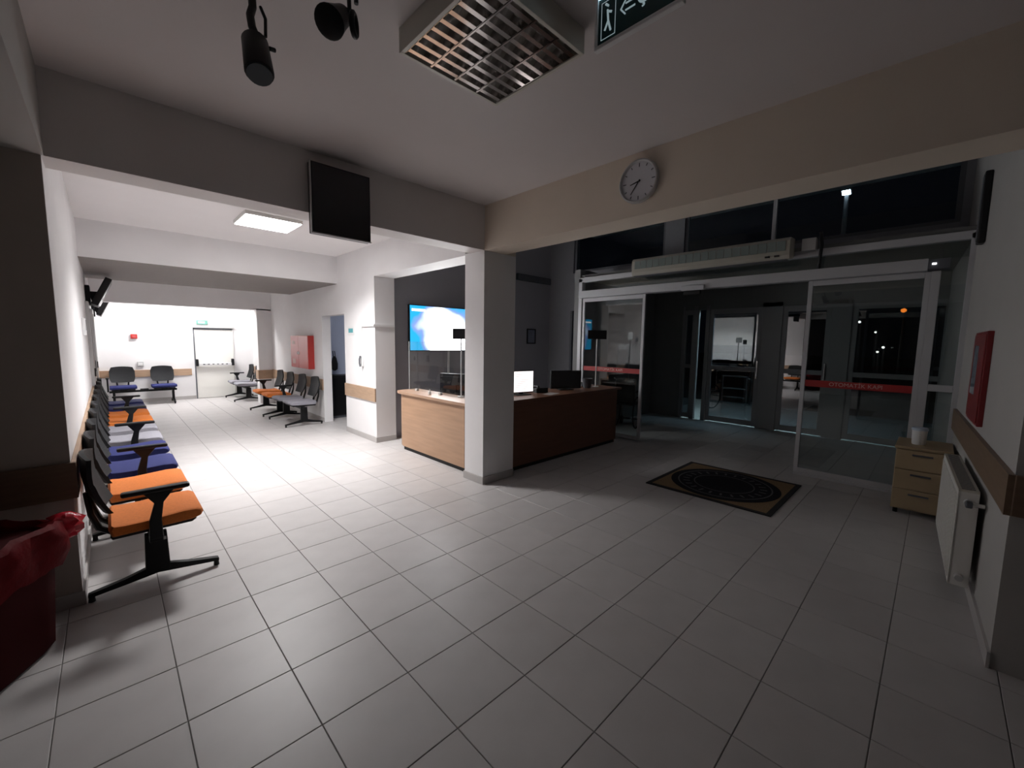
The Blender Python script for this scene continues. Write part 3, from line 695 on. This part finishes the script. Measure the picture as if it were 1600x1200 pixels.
tv = thing('wall_television', 'large wall television showing a bright blue sky', 'television', (1.295, 2.70, 1.42))
bx('tv_body', (-.665, -.08, 0), (.665, -.03, .765), BLACK, tv, .004); bx('wall_mount', (-.2, -.03, .25), (.2, 0, .55), BLACK, tv)
tp = bx('tv_picture', (-.652, -.082, .014), (.652, -.0805, .752), tv_mat(), tv)
bx('picture_caption', (-.62, -.0835, .66), (-.36, -.0822, .70), emit('caption_white', (1, 1, 1), 2.0), tp)
cb = tag(MB().box((1.44, 2.68, .75), (1.475, 2.70, 1.42)).build('cable_trunking', WHITEP), 'white cable trunking below the television', 'trunking')
vg = thing('wall_vent', 'dark slatted vent high on the reception wall', 'vent', (3.66, 2.70, 2.86))
bx('vent_body', (-.52, -.05, 0), (.52, 0, .13), mat('vent_dark', (.02, .03, .035), .5), vg, .006)
for k in range(4): bx('vent_slat', (-.5, -.062, .015 + k * .028), (.5, -.05, .03 + k * .028), GREYP, vg)
pf = thing('picture_frame', 'small dark framed picture on the reception wall', 'picture', (3.62, 2.70, 1.56))
for lo, hi in (((-.135, -.02, 0), (.135, 0, .025)), ((-.135, -.02, .295), (.135, 0, .32)), ((-.135, -.02, .025), (-.11, 0, .295)), ((.11, -.02, .025), (.135, 0, .295))): bx('frame', lo, hi, BLACK, pf)
bx('print', (-.11, -.008, .025), (.11, 0, .295), mat('blue_grey_print', (.18, .2, .26), .6, noise=.3, nscale=6), pf)

# ------------------------------------------------------------------ fittings on the right corridor wall
fc_ = thing('fire_cabinet', 'red two door fire hose cabinet on the corridor wall', 'cabinet', (0, 5.70, 1.0))
bx('cabinet_body', (-.11, -.53, 0), (0, .53, .66), RED, fc_, .004)
for a, b_ in ((-.525, .03), (.036, .525)):
    dr = bx('cabinet_door', (-.118, a, .008), (-.11, b_, .652), RED, fc_, .003)
    yy = b_ - .04 if a < 0 else a + .04
    bx('latch', (-.13, yy - .015, .28), (-.118, yy + .015, .34), WHITEP, dr)
bx('label', (-.1195, .22, .08), (-.118, .42, .18), PALE, fc_); bx('label', (-.1195, .25, .48), (-.118, .40, .55), PALE, fc_)
sg = thing('door_plate', 'small teal name plate beside the doorway', 'sign', (0, 3.40, 1.67))
bx('plate', (-.008, -.12, 0), (0, .12, .14), WHITEP, sg); bx('plate_face', (-.011, -.08, .04), (-.008, .09, .11), TEAL, sg)
tr = thing('cable_duct', 'thin white cable duct bending round the pillar', 'trunking', (0, 2.55, 1.80))
bx('duct', (-.022, -.02, 0), (0, .45, .035), WHITEP, tr); bx('duct', (-.022, -.022, 0), (.32, 0, .035), WHITEP, tr); bx('duct', (-.018, .42, -.5), (0, .44, 0), WHITEP, tr)
wp = thing('wall_handset', 'white wall handset hanging below the cable duct', 'telephone', (0, 2.98, 1.17))
bx('cradle', (-.03, -.03, 0), (0, .03, .16), WHITEP, wp, .006); MB().tube([(-.05, .0, .0), (-.06, 0, .05), (-.06, 0, .12), (-.045, 0, .17)], .014, 8).build('handset', GREYP, wp, smooth=True)
# side room contents
cbn = thing('black_cabinet', 'black low cabinet seen through the side doorway', 'cabinet', (.55, 5.13, 0))
bx('cabinet_body', (-.28, -.15, .05), (.28, .15, .84), BLACK, cbn, .004); bx('cabinet_top', (-.29, -.16, .84), (.29, .16, .87), BLACK, cbn); bx('plinth', (-.26, -.13, 0), (.26, .13, .05), GREYP, cbn)
for k in range(2): bx('door', (-.27 + k * .272, -.156, .07), (-.004 + k * .272, -.15, .82), BLACKM, cbn)
bgo = thing('hanging_bag', 'small black bag hanging on the pale blue wall', 'bag', (.42, 5.30, .95))
MB().ring([[(math.cos(2 * PI * k / 12) * r_ * .7, -.05 + math.sin(2 * PI * k / 12) * r_ * .45, z) for k in range(12)] for r_, z in ((.02, 0), (.09, .03), (.10, .14), (.06, .26), (.03, .30))]).build('bag_body', BLACK, bgo, smooth=True)
MB().tube([(-.02, -.05, .28), (-.02, -.02, .40), (.02, -.02, .40), (.02, -.05, .28)], .008, 6).build('strap', BLACK, bgo)

# ------------------------------------------------------------------ fittings on the far wall and left wall
fe = thing('far_exit_sign', 'small green exit plate above the fire exit door', 'sign', (-1.13, YF, 1.93))
bx('plate', (-.12, -.03, 0), (.12, 0, .11), mat('green_plate', (.12, .30, .25), .4), fe, .004); bx('plate_mark', (-.08, -.032, .03), (.06, -.03, .08), SIGNW, fe)
al = thing('fire_alarm_box', 'small red fire alarm box on the end wall', 'alarm', (-2.46, YF, 1.54))
bx('alarm_body', (-.06, -.05, 0), (.06, 0, .11), RED, al, .01); bx('alarm_glass', (-.03, -.053, .03), (.03, -.05, .08), mat('alarm_glass', (.5, .1, .1), .3), al)
so = thing('wall_socket', 'small grey socket box on the end wall over the benches', 'socket', (-2.38, YF, .88))
bx('socket_body', (-.06, -.04, 0), (.06, 0, .11), SILV, so, .008); bx('socket_face', (-.035, -.043, .03), (.035, -.04, .08), WHITEP, so)
def left_tv(y, z, L, h, label):
    o = thing('bracket_television', label, 'television', (XL, y, z), group='televisions on the left corridor wall')
    bx('wall_plate', (0, -.16, -.06), (.05, .16, .24), BLACK, o, .006); MB().bar((.05, 0, .06), (.17, 0, .10), .12, (.20, .12)).build('arm', BLACK, o)
    t_ = MB().box((-.05, -L / 2, -h / 2), (.03, L / 2, h / 2)).build('tv_body', BLACK, o, .006); t_.location = (.19, 0, .14); t_.rotation_euler = (0, math.radians(24), 0)
    q = bx('tv_glass', (.03, -L / 2 + .02, -h / 2 + .02), (.032, L / 2 - .02, h / 2 - .02), mat('dark_glass', (.006, .006, .010), .25), t_)
left_tv(5.75, 2.12, .75, .44, 'nearer black television tilted out from the left wall')
left_tv(9.0, 2.06, .65, .40, 'farther black television tilted out from the left wall')
def plate(y, z, m_, label, hh=.2, ww=.12, cat='switch'):
    o = thing('wall_controller' if cat != 'switch' else 'wall_switch', label, cat, (XL, y, z))
    bx('plate_body', (0, -ww / 2, 0), (.03, ww / 2, hh), WHITEP if cat != 'switch' else BLACK, o, .005)
    bx('plate_face', (.03, -ww / 2 + .015, hh * .3), (.033, ww / 2 - .03, hh - .02), m_, o)
plate(3.45, 1.60, GREYP, 'white wall controller with dark display on the left wall', .20, .14, 'controller')
plate(8.62, 1.02, GREYP, 'black wall switch beside the second left door', .17, .10)
plate(6.85, .98, GREYP, 'black wall switch between the two left doors', .19, .10)

# ------------------------------------------------------------------ sliding entrance doors
SX = 3.15
sd = thing('sliding_door_frame', 'pale aluminium frame and header of the sliding entrance', 'door frame', (SX, 0, 0))
for nm, lo, hi in (('jamb', (0, 1.04, 0), (.10, 1.11, 2.72)), ('jamb', (0, -3.66, 0), (.10, -3.58, 2.72)), ('top_rail', (0, -3.66, 2.66), (.10, 1.11, 2.74)),
                   ('header', (-.06, -3.30, 2.38), (.08, 1.07, 2.50)), ('post', (0.02, -3.40, 0), (.08, -3.33, 2.38)),
                   ('side_rail', (0.02, -3.58, 1.15), (.08, -3.40, 1.22)), ('threshold', (0.0, -3.58, 0), (.08, -2.30, .035))):
    bx(nm, lo, hi, ALU, sd, .004)
bx('header_end', (-.055, -3.46, 2.39), (.08, -3.30, 2.49), GREYP, sd)
bx('lamp_reflection', (-.062, -3.36, 2.435), (-.0602, -3.33, 2.45), emit('reflection_glow', (1, 1, 1), 6), sd)  # small glowing chip stands in for a lamp's reflection on the header
bx('transom_pane', (.04, -3.58, 2.50), (.048, 1.04, 2.66), PANE, sd)
bx('side_pane', (.04, -3.58, 1.22), (.048, -3.40, 2.66), PANE, sd); bx('side_pane', (.04, -3.58, .03), (.048, -3.40, 1.15), PANE, sd)
bx('motion_sensor', (-.10, -1.10, 2.36), (-.06, -.78, 2.43), ALU, sd, .006); bx('sensor_eye', (-.105, -1.06, 2.30), (-.06, -.82, 2.36), BLACK, sd, .01)
def leaf(y0, y1, label, txt):
    o = thing('sliding_door_leaf', label, 'door', (SX + .02, y0, 0), group='sliding glass door leaves')
    w_ = y1 - y0
    for nm, lo, hi in (('leaf_stile', (0, 0, .03), (.04, .045, 2.375)), ('leaf_stile', (0, w_ - .045, .03), (.04, w_, 2.375)), ('leaf_rail', (0, .045, .03), (.04, w_ - .045, .09)), ('leaf_rail', (0, .045, 2.315), (.04, w_ - .045, 2.375))):
        bx(nm, lo, hi, ALU, o, .003)
    bx('pane', (.016, .045, .09), (.024, w_ - .045, 2.315), PANE, o)
    bd_ = bx('warning_band', (.0142, .045, 1.11), (.0158, w_ - .045, 1.19), DECAL, o, label='red warning band')
    text('lettering', txt, .062, PALE, bd_, (.0136, w_ / 2, 1.15), (PI / 2, 0, -PI / 2), .0004)
leaf(-.17, 1.03, 'left glass sliding leaf with red band behind the desk end', 'OTOMATİK KAPI')
leaf(-3.33, -2.29, 'right glass sliding leaf with red band beside the drawers', 'OTOMATİK KAPI')
ac = thing('air_curtain', 'long beige air curtain unit above the sliding door', 'air curtain', (SX, -1.10, 2.62))
MB().prism([(-.10, .02), (-.24, .0), (-.26, .05), (-.26, .22), (-.23, .255), (-.06, .265), (-.04, .24), (-.04, .05)], 'y', -1.03, 1.03).build('unit_body', mat('unit_beige', (.36, .34, .29), .45), ac, .006)
for k in range(20):
    bx('grille_cell', (-.268, -.985 + k * .0985, .10), (-.262, -.895 + k * .0985, .215), mat('grille_grey', (.16, .19, .18), .5), ac)
bx('outlet_lip', (-.25, -1.0, -.006), (-.12, 1.0, .004), GREYP, ac)
for y in (-.9, -.8): bx('control_knob', (-.272, y - .025, .035), (-.262, y + .025, .055), BLACK, ac)
for y in (-.7, .7): bx('bracket', (-.06, y - .03, .05), (.0, y + .03, .22), GREYP, ac)
jb = thing('junction_box', 'grey junction box with cables beside the air curtain', 'junction box', (SX, -2.28, 2.72))
bx('box_body', (-.10, -.07, 0), (0, .07, .14), SILV, jb, .006)
MB().tube([(-.05, -.10, .2), (-.06, -.12, .05), (-.05, -.11, -.12), (-.03, -.10, -.22)], .018, 8).build('cable', BLACK, jb, smooth=True)

# ------------------------------------------------------------------ outer facade of the lobby
XO = 6.0
fa = thing('outer_door_frame', 'pale frame posts of the outer glazed doors', 'door frame', (XO, 0, 0))
for a, b_ in ((.125, .22), (-.11, -.03), (-1.40, -1.07), (-2.40, -2.12), (.40, .45)): bx('post', (0, min(a, b_), 0), (.10, max(a, b_), 2.40), ALUD, fa, .004)
bx('top_rail', (0, -3.7, 2.32), (.10, 1.12, 2.72), LOB, fa); bx('wall_panel', (0.02, .45, 0), (.10, 1.12, 2.32), LOB, fa)
bx('end_post', (0, -3.70, 0), (.10, -3.55, 2.32), ALUD, fa)
def odoor(y0, y1, label, mid=1.13):
    o = thing('outer_glass_door', label, 'door', (XO + .02, y0, 0), group='outer glazed doors of the lobby'); w_ = y1 - y0; s_ = .075 if w_ > .5 else .03
    for lo, hi in (((0, 0, .02), (.05, s_, 2.32)), ((0, w_ - s_, .02), (.05, w_, 2.32)), ((0, s_, .02), (.05, w_ - s_, .12)), ((0, s_, 2.22), (.05, w_ - s_, 2.32)), ((0, s_, mid - .04), (.05, w_ - s_, mid + .04))):
        bx('door_rail', lo, hi, ALUD, o, .003)
    bx('pane', (.02, s_, mid + .04), (.028, w_ - s_, 2.22), PANEF, o); bx('pane', (.02, s_, .12), (.028, w_ - s_, mid - .04), PANEF, o)
    if w_ > .5: bx('pull_handle', (-.04, s_ * .3, .95), (-.01, s_ * .3 + .025, 1.3), STEEL, o, .004)
odoor(-1.07, -.11, 'outer glazed door left of the wide pale post'); odoor(-2.12, -1.40, 'outer glazed door right of the wide pale post')
odoor(-3.55, -2.40, 'wide outer glazed panel behind the right sliding leaf'); odoor(.22, .40, 'narrow outer side light beside the lobby wall')

# ------------------------------------------------------------------ entrance mat
mt = thing('entrance_mat', 'square mat with black border and dark round medallion', 'mat', (2.05, -1.85, 0))
hm = .63
bx('mat_pile', (-hm + .05, -hm + .05, 0), (hm - .05, hm - .05, .010), MATBG, mt)
for lo, hi in (((-hm, -hm, 0), (hm, -hm + .05, .012)), ((-hm, hm - .05, 0), (hm, hm, .012)), ((-hm, -hm + .05, 0), (-hm + .05, hm - .05, .012)), ((hm - .05, -hm + .05, 0), (hm, hm - .05, .012))): bx('mat_border', lo, hi, RUB, mt, .003)
md = MB().lathe([(.01, .010), (.56, .010), (.56, .0125), (.01, .0125)], n=56).build('medallion', MATDK, mt)
ri = MB()
def ann(b, r0, r1, z0, z1, n=56): b.lathe([(r0, z0), (r1, z0), (r1, z1), (r0, z1), (r0, z0)], n=n, close=False)
for r0, r1 in ((.47, .485), (.30, .312)):
    q = MB(); ann(q, r0, r1, .0125, .0135); q.build('ring', MATLT, md)
for k in range(24):
    a = 2 * PI * k / 24
    MB().bar((.36 * math.cos(a), .36 * math.sin(a), .013), (.43 * math.cos(a), .43 * math.sin(a), .013), .022, .0012).build('medallion_stroke', MATLT, md)

# ------------------------------------------------------------------ drawer unit, pot, radiator, red cabinet on the side wall
dw = thing('drawer_unit', 'low beech drawer unit beside the radiator', 'drawers', (2.45, -3.425, 0))
bx('cabinet_body', (.02, -.185, .05), (.52, .185, .64), BEECH, dw, .004); bx('cabinet_top', (0, -.195, .64), (.53, .195, .665), BEECH, dw, .004)
for k in range(3):
    q = bx('drawer_front', (0, -.18, .065 + k * .192), (.02, .18, .065 + k * .192 + .184), BEECH, dw, .003)
    bx('handle', (-.018, -.07, .065 + k * .192 + .135), (0, .07, .065 + k * .192 + .150), GREYP, q, .003)
for x in (.06, .47):
    for y in (-.15, .15): MB().cone((x, y, 0), (x, y, .05), .018, n=10).build('foot', BLACK, dw)
ct = thing('lidded_tub', 'pale lidded plastic tub on the drawer unit', 'tub', (2.66, -3.385, .665))
MB().lathe([(.045, 0), (.05, .01), (.056, .14), (.05, .14)], n=22).build('tub_body', WHITEP, ct, smooth=True)
MB().lathe([(.06, .14), (.061, .152), (.055, .165)], n=22).build('lid', mat('pale_blue_lid', (.5, .58, .68), .4), ct, smooth=True)
ra = thing('radiator', 'white panel radiator below the wooden rail', 'radiator', (0.80, yw(.8) + .03, .12), math.atan(.044))
bx('front_panel', (0, .075, 0), (1.2, .09, .60), WHITEM, ra, .004); bx('back_panel', (0, .0, 0), (1.2, .012, .60), WHITEM, ra, .004)
for k in range(18): bx('fin', (.04 + k * .066, .012, .04), (.048 + k * .066, .075, .57), WHITEM, ra)
for lo, hi in (((0, .0, .0), (.004, .09, .60)), ((1.196, 0, 0), (1.2, .09, .60))): bx('side_cover', lo, hi, WHITEM, ra)
bx('top_grille', (0, .0, .60), (1.2, .09, .612), CREAMM, ra)
for k in range(28): bx('grille_slot', (.03 + k * .041, .015, .6125), (.05 + k * .041, .075, .6135), GREYP, ra)
for z in (.06, .54): MB().cone((-.03, .045, z), (0, .045, z), .02, n=12).build('valve', SILV, ra)
MB().tube([(-.02, .045, .54), (-.04, .03, .54), (-.04, -.02, .54)], .012, 8).build('pipe', WHITEM, ra)
bx('valve_head', (-.07, .03, .52), (-.03, .06, .56), GREYP, ra, .006)
for k in range(18): bx('front_flute', (.035 + k * .066, .09, .03), (.065 + k * .066, .094, .57), WHITEM, ra)
XS = 1.35
rc = thing('extinguisher_cabinet', 'red cabinet with painted reflection on the entrance side wall', 'cabinet', (XS, yw(XS), 1.06), math.atan(.044))
RED2 = mat('dark_red_enamel', (.20, .012, .016), .35)
bx('cabinet_body', (0, 0, 0), (.62, .03, .66), RED2, rc, .004); dr = bx('cabinet_door', (.02, .03, .02), (.60, .036, .64), RED2, rc, .003)
bx('window', (.28, .036, .20), (.50, .038, .56), mat('pale_reflection_tone', (.35, .38, .45), .05), dr)  # pale panel paints a light reflection onto the red door
ws = thing('wall_speaker', 'slim dark wall fixture high on the entrance side wall', 'speaker', (2.55, yw(2.55), 2.50), math.atan(.044))
bx('fixture_body', (-.06, 0, 0), (.06, .05, .60), BLACK, ws, .012); bx('fixture_grille', (-.045, .05, .03), (.045, .054, .57), GREYP, ws)

# ------------------------------------------------------------------ wheelchair parked in the lobby
wc = thing('wheelchair', 'dark folded wheelchair parked in the lobby shadow', 'wheelchair', (4.1, .62, 0), math.radians(15))
for y in (-.2, .2):
    pts = [(.29 * math.cos(2 * PI * k / 28), y, .30 + .29 * math.sin(2 * PI * k / 28)) for k in range(29)]
    wl = MB().tube(pts, .014, 8).build('wheel', RUB, wc, smooth=True)
    for k in range(8):
        a = 2 * PI * k / 8; MB().tube([(0, y, .30), (.28 * math.cos(a), y, .30 + .28 * math.sin(a))], .003, 5).build('spoke', STEEL, wl)
    MB().tube([(-.22, y * .9, .95), (-.12, y * .9, .93), (-.12, y * .9, .45), (.30, y * .9, .45), (.38, y * .9, .12)], .012, 8).build('side_frame', STEEL, wc, smooth=True)
    MB().cone((.34, y * .9 - .015, .08), (.34, y * .9 + .015, .08), .08, n=16).build('castor', RUB, wc)
    bx('arm_pad', (-.1, y * .9 - .025, .68), (.2, y * .9 + .025, .71), BLACK, wc, .008)
    bx('foot_plate', (.34, y * .45 - .07, .10), (.46, y * .45 + .07, .115), BLACK, wc, .004)
bx('seat', (-.12, -.18, .44), (.28, .18, .47), BLACK, wc, .01); bx('backrest', (-.14, -.18, .5), (-.11, .18, .9), BLACK, wc, .01)

# ------------------------------------------------------------------ outdoors
struct('ground', 'dark asphalt forecourt outside the entrance', 'ground', ASPH, ((6.15, -60, -.3), (90, 60, -.16)))
pv = tag(MB().box((6.05, -6, -.3), (9.3, 4, -.03)).build('pavement', PAVE), 'lit pale paving strip outside the glazed doors', 'pavement', kind='structure')
kb = tag(MB().box((9.3, -6, -.3), (9.45, 4, -.0)).build('kerb', PAVE), 'pale kerb beyond the paving strip', 'kerb', kind='structure')
rl = thing('ramp_railing', 'chrome tubular handrail outside the glazed door', 'railing', (7.1, -.32, -.03))
for y in (-.25, .25): MB().tube([(0, y, 0), (0, y, .93)], .02, 10).build('post', STEEL, rl, smooth=True)
for z in (.93, .66, .46): MB().tube([(0, -.25, z), (0, .25, z)], .016, 10).build('crossbar', STEEL, rl, smooth=True)
MB().tube([(0, -.25, .93), (.25, -.42, .75), (.4, -.5, .55), (.4, -.5, 0)], .016, 10).build('ramp_bar', STEEL, rl, smooth=True)
cl = thing('canopy_lamp', 'small outdoor lamp over the glazed doors', 'lamp', (6.3, -.9, 2.75))
bx('lamp_body', (-.15, -.3, 0), (.15, .3, .06), GREYP, cl, .006); bx('diffuser', (-.12, -.27, -.012), (.12, .27, 0), emit('outdoor_cool', (.62, .9, 1.0), 110), cl)
bx('lamp_arm', (-.28, -.05, .02), (-.15, .05, .05), GREYP, cl)
def street_lamp(x, y, z, r_, col, st, label, arm=.5):
    o = thing('street_lamp', label, 'street lamp', (x, y, -.16), group='distant street lamps')
    MB().tube([(0, 0, 0), (0, 0, z + .16 + r_ * 4)], [.07, .04], 8).build('pole', GREYP, o, smooth=True)
    MB().tube([(0, 0, z + .16 + r_ * 4), (-arm, 0, z + .16 + r_ * 1.4)], .03, 8).build('arm', GREYP, o)
    MB().lathe([(r_ * .3, -r_ * .9), (r_, -r_ * .3), (r_, r_ * .4), (r_ * .4, r_ * .9)], c=(-arm, 0, z + .16), n=14).build('lamp_head', emit('lamp_%s' % label[:6], col, st), o, smooth=True)
street_lamp(25.5, -2.106, 3.39, .11, (1.0, .20, .02), 7, 'orange glowing street lamp seen through the right leaf')
street_lamp(25.5, -.484, 2.87, .06, (1, .9, .8), 14, 'small white street lamp left of the orange one')
street_lamp(25.5, -1.15, 2.34, .05, (1, .85, .7), 12, 'tiny warm street lamp under the orange one')
street_lamp(25.5, -.144, 1.55, .06, (.9, .95, 1), 10, 'tiny cool street lamp lowest on the left')
street_lamp(25.5, -1.50, 1.58, .06, (1, .95, .9), 10, 'tiny white street lamp lowest on the right')
street_lamp(25.5, -1.30, 1.35, .05, (1, .9, .8), 8, 'tiny warm street lamp just above the road')
fl = thing('floodlight', 'bright white floodlight seen through the high window', 'floodlight', (10.2, -1.577, -.16))
MB().tube([(0, 0, 0), (0, 0, 5.75)], [.06, .045], 8).build('pole', GREYP, fl, smooth=True)
MB().prism([(-.16, 5.50), (-.02, 5.44), (.04, 5.62), (-.12, 5.68)], 'y', -.09, .09).build('lamp_head', GREYP, fl)
MB().quadbox([(-.163, -.08, 5.50), (-.025, -.08, 5.435), (-.025, .08, 5.435), (-.163, .08, 5.50), (-.167, -.08, 5.492), (-.029, -.08, 5.427), (-.029, .08, 5.427), (-.167, .08, 5.492)]).build('lamp_glass', emit('flood_white', (.75, .93, 1.0), 30), fl)

bpy.context.view_layer.update()
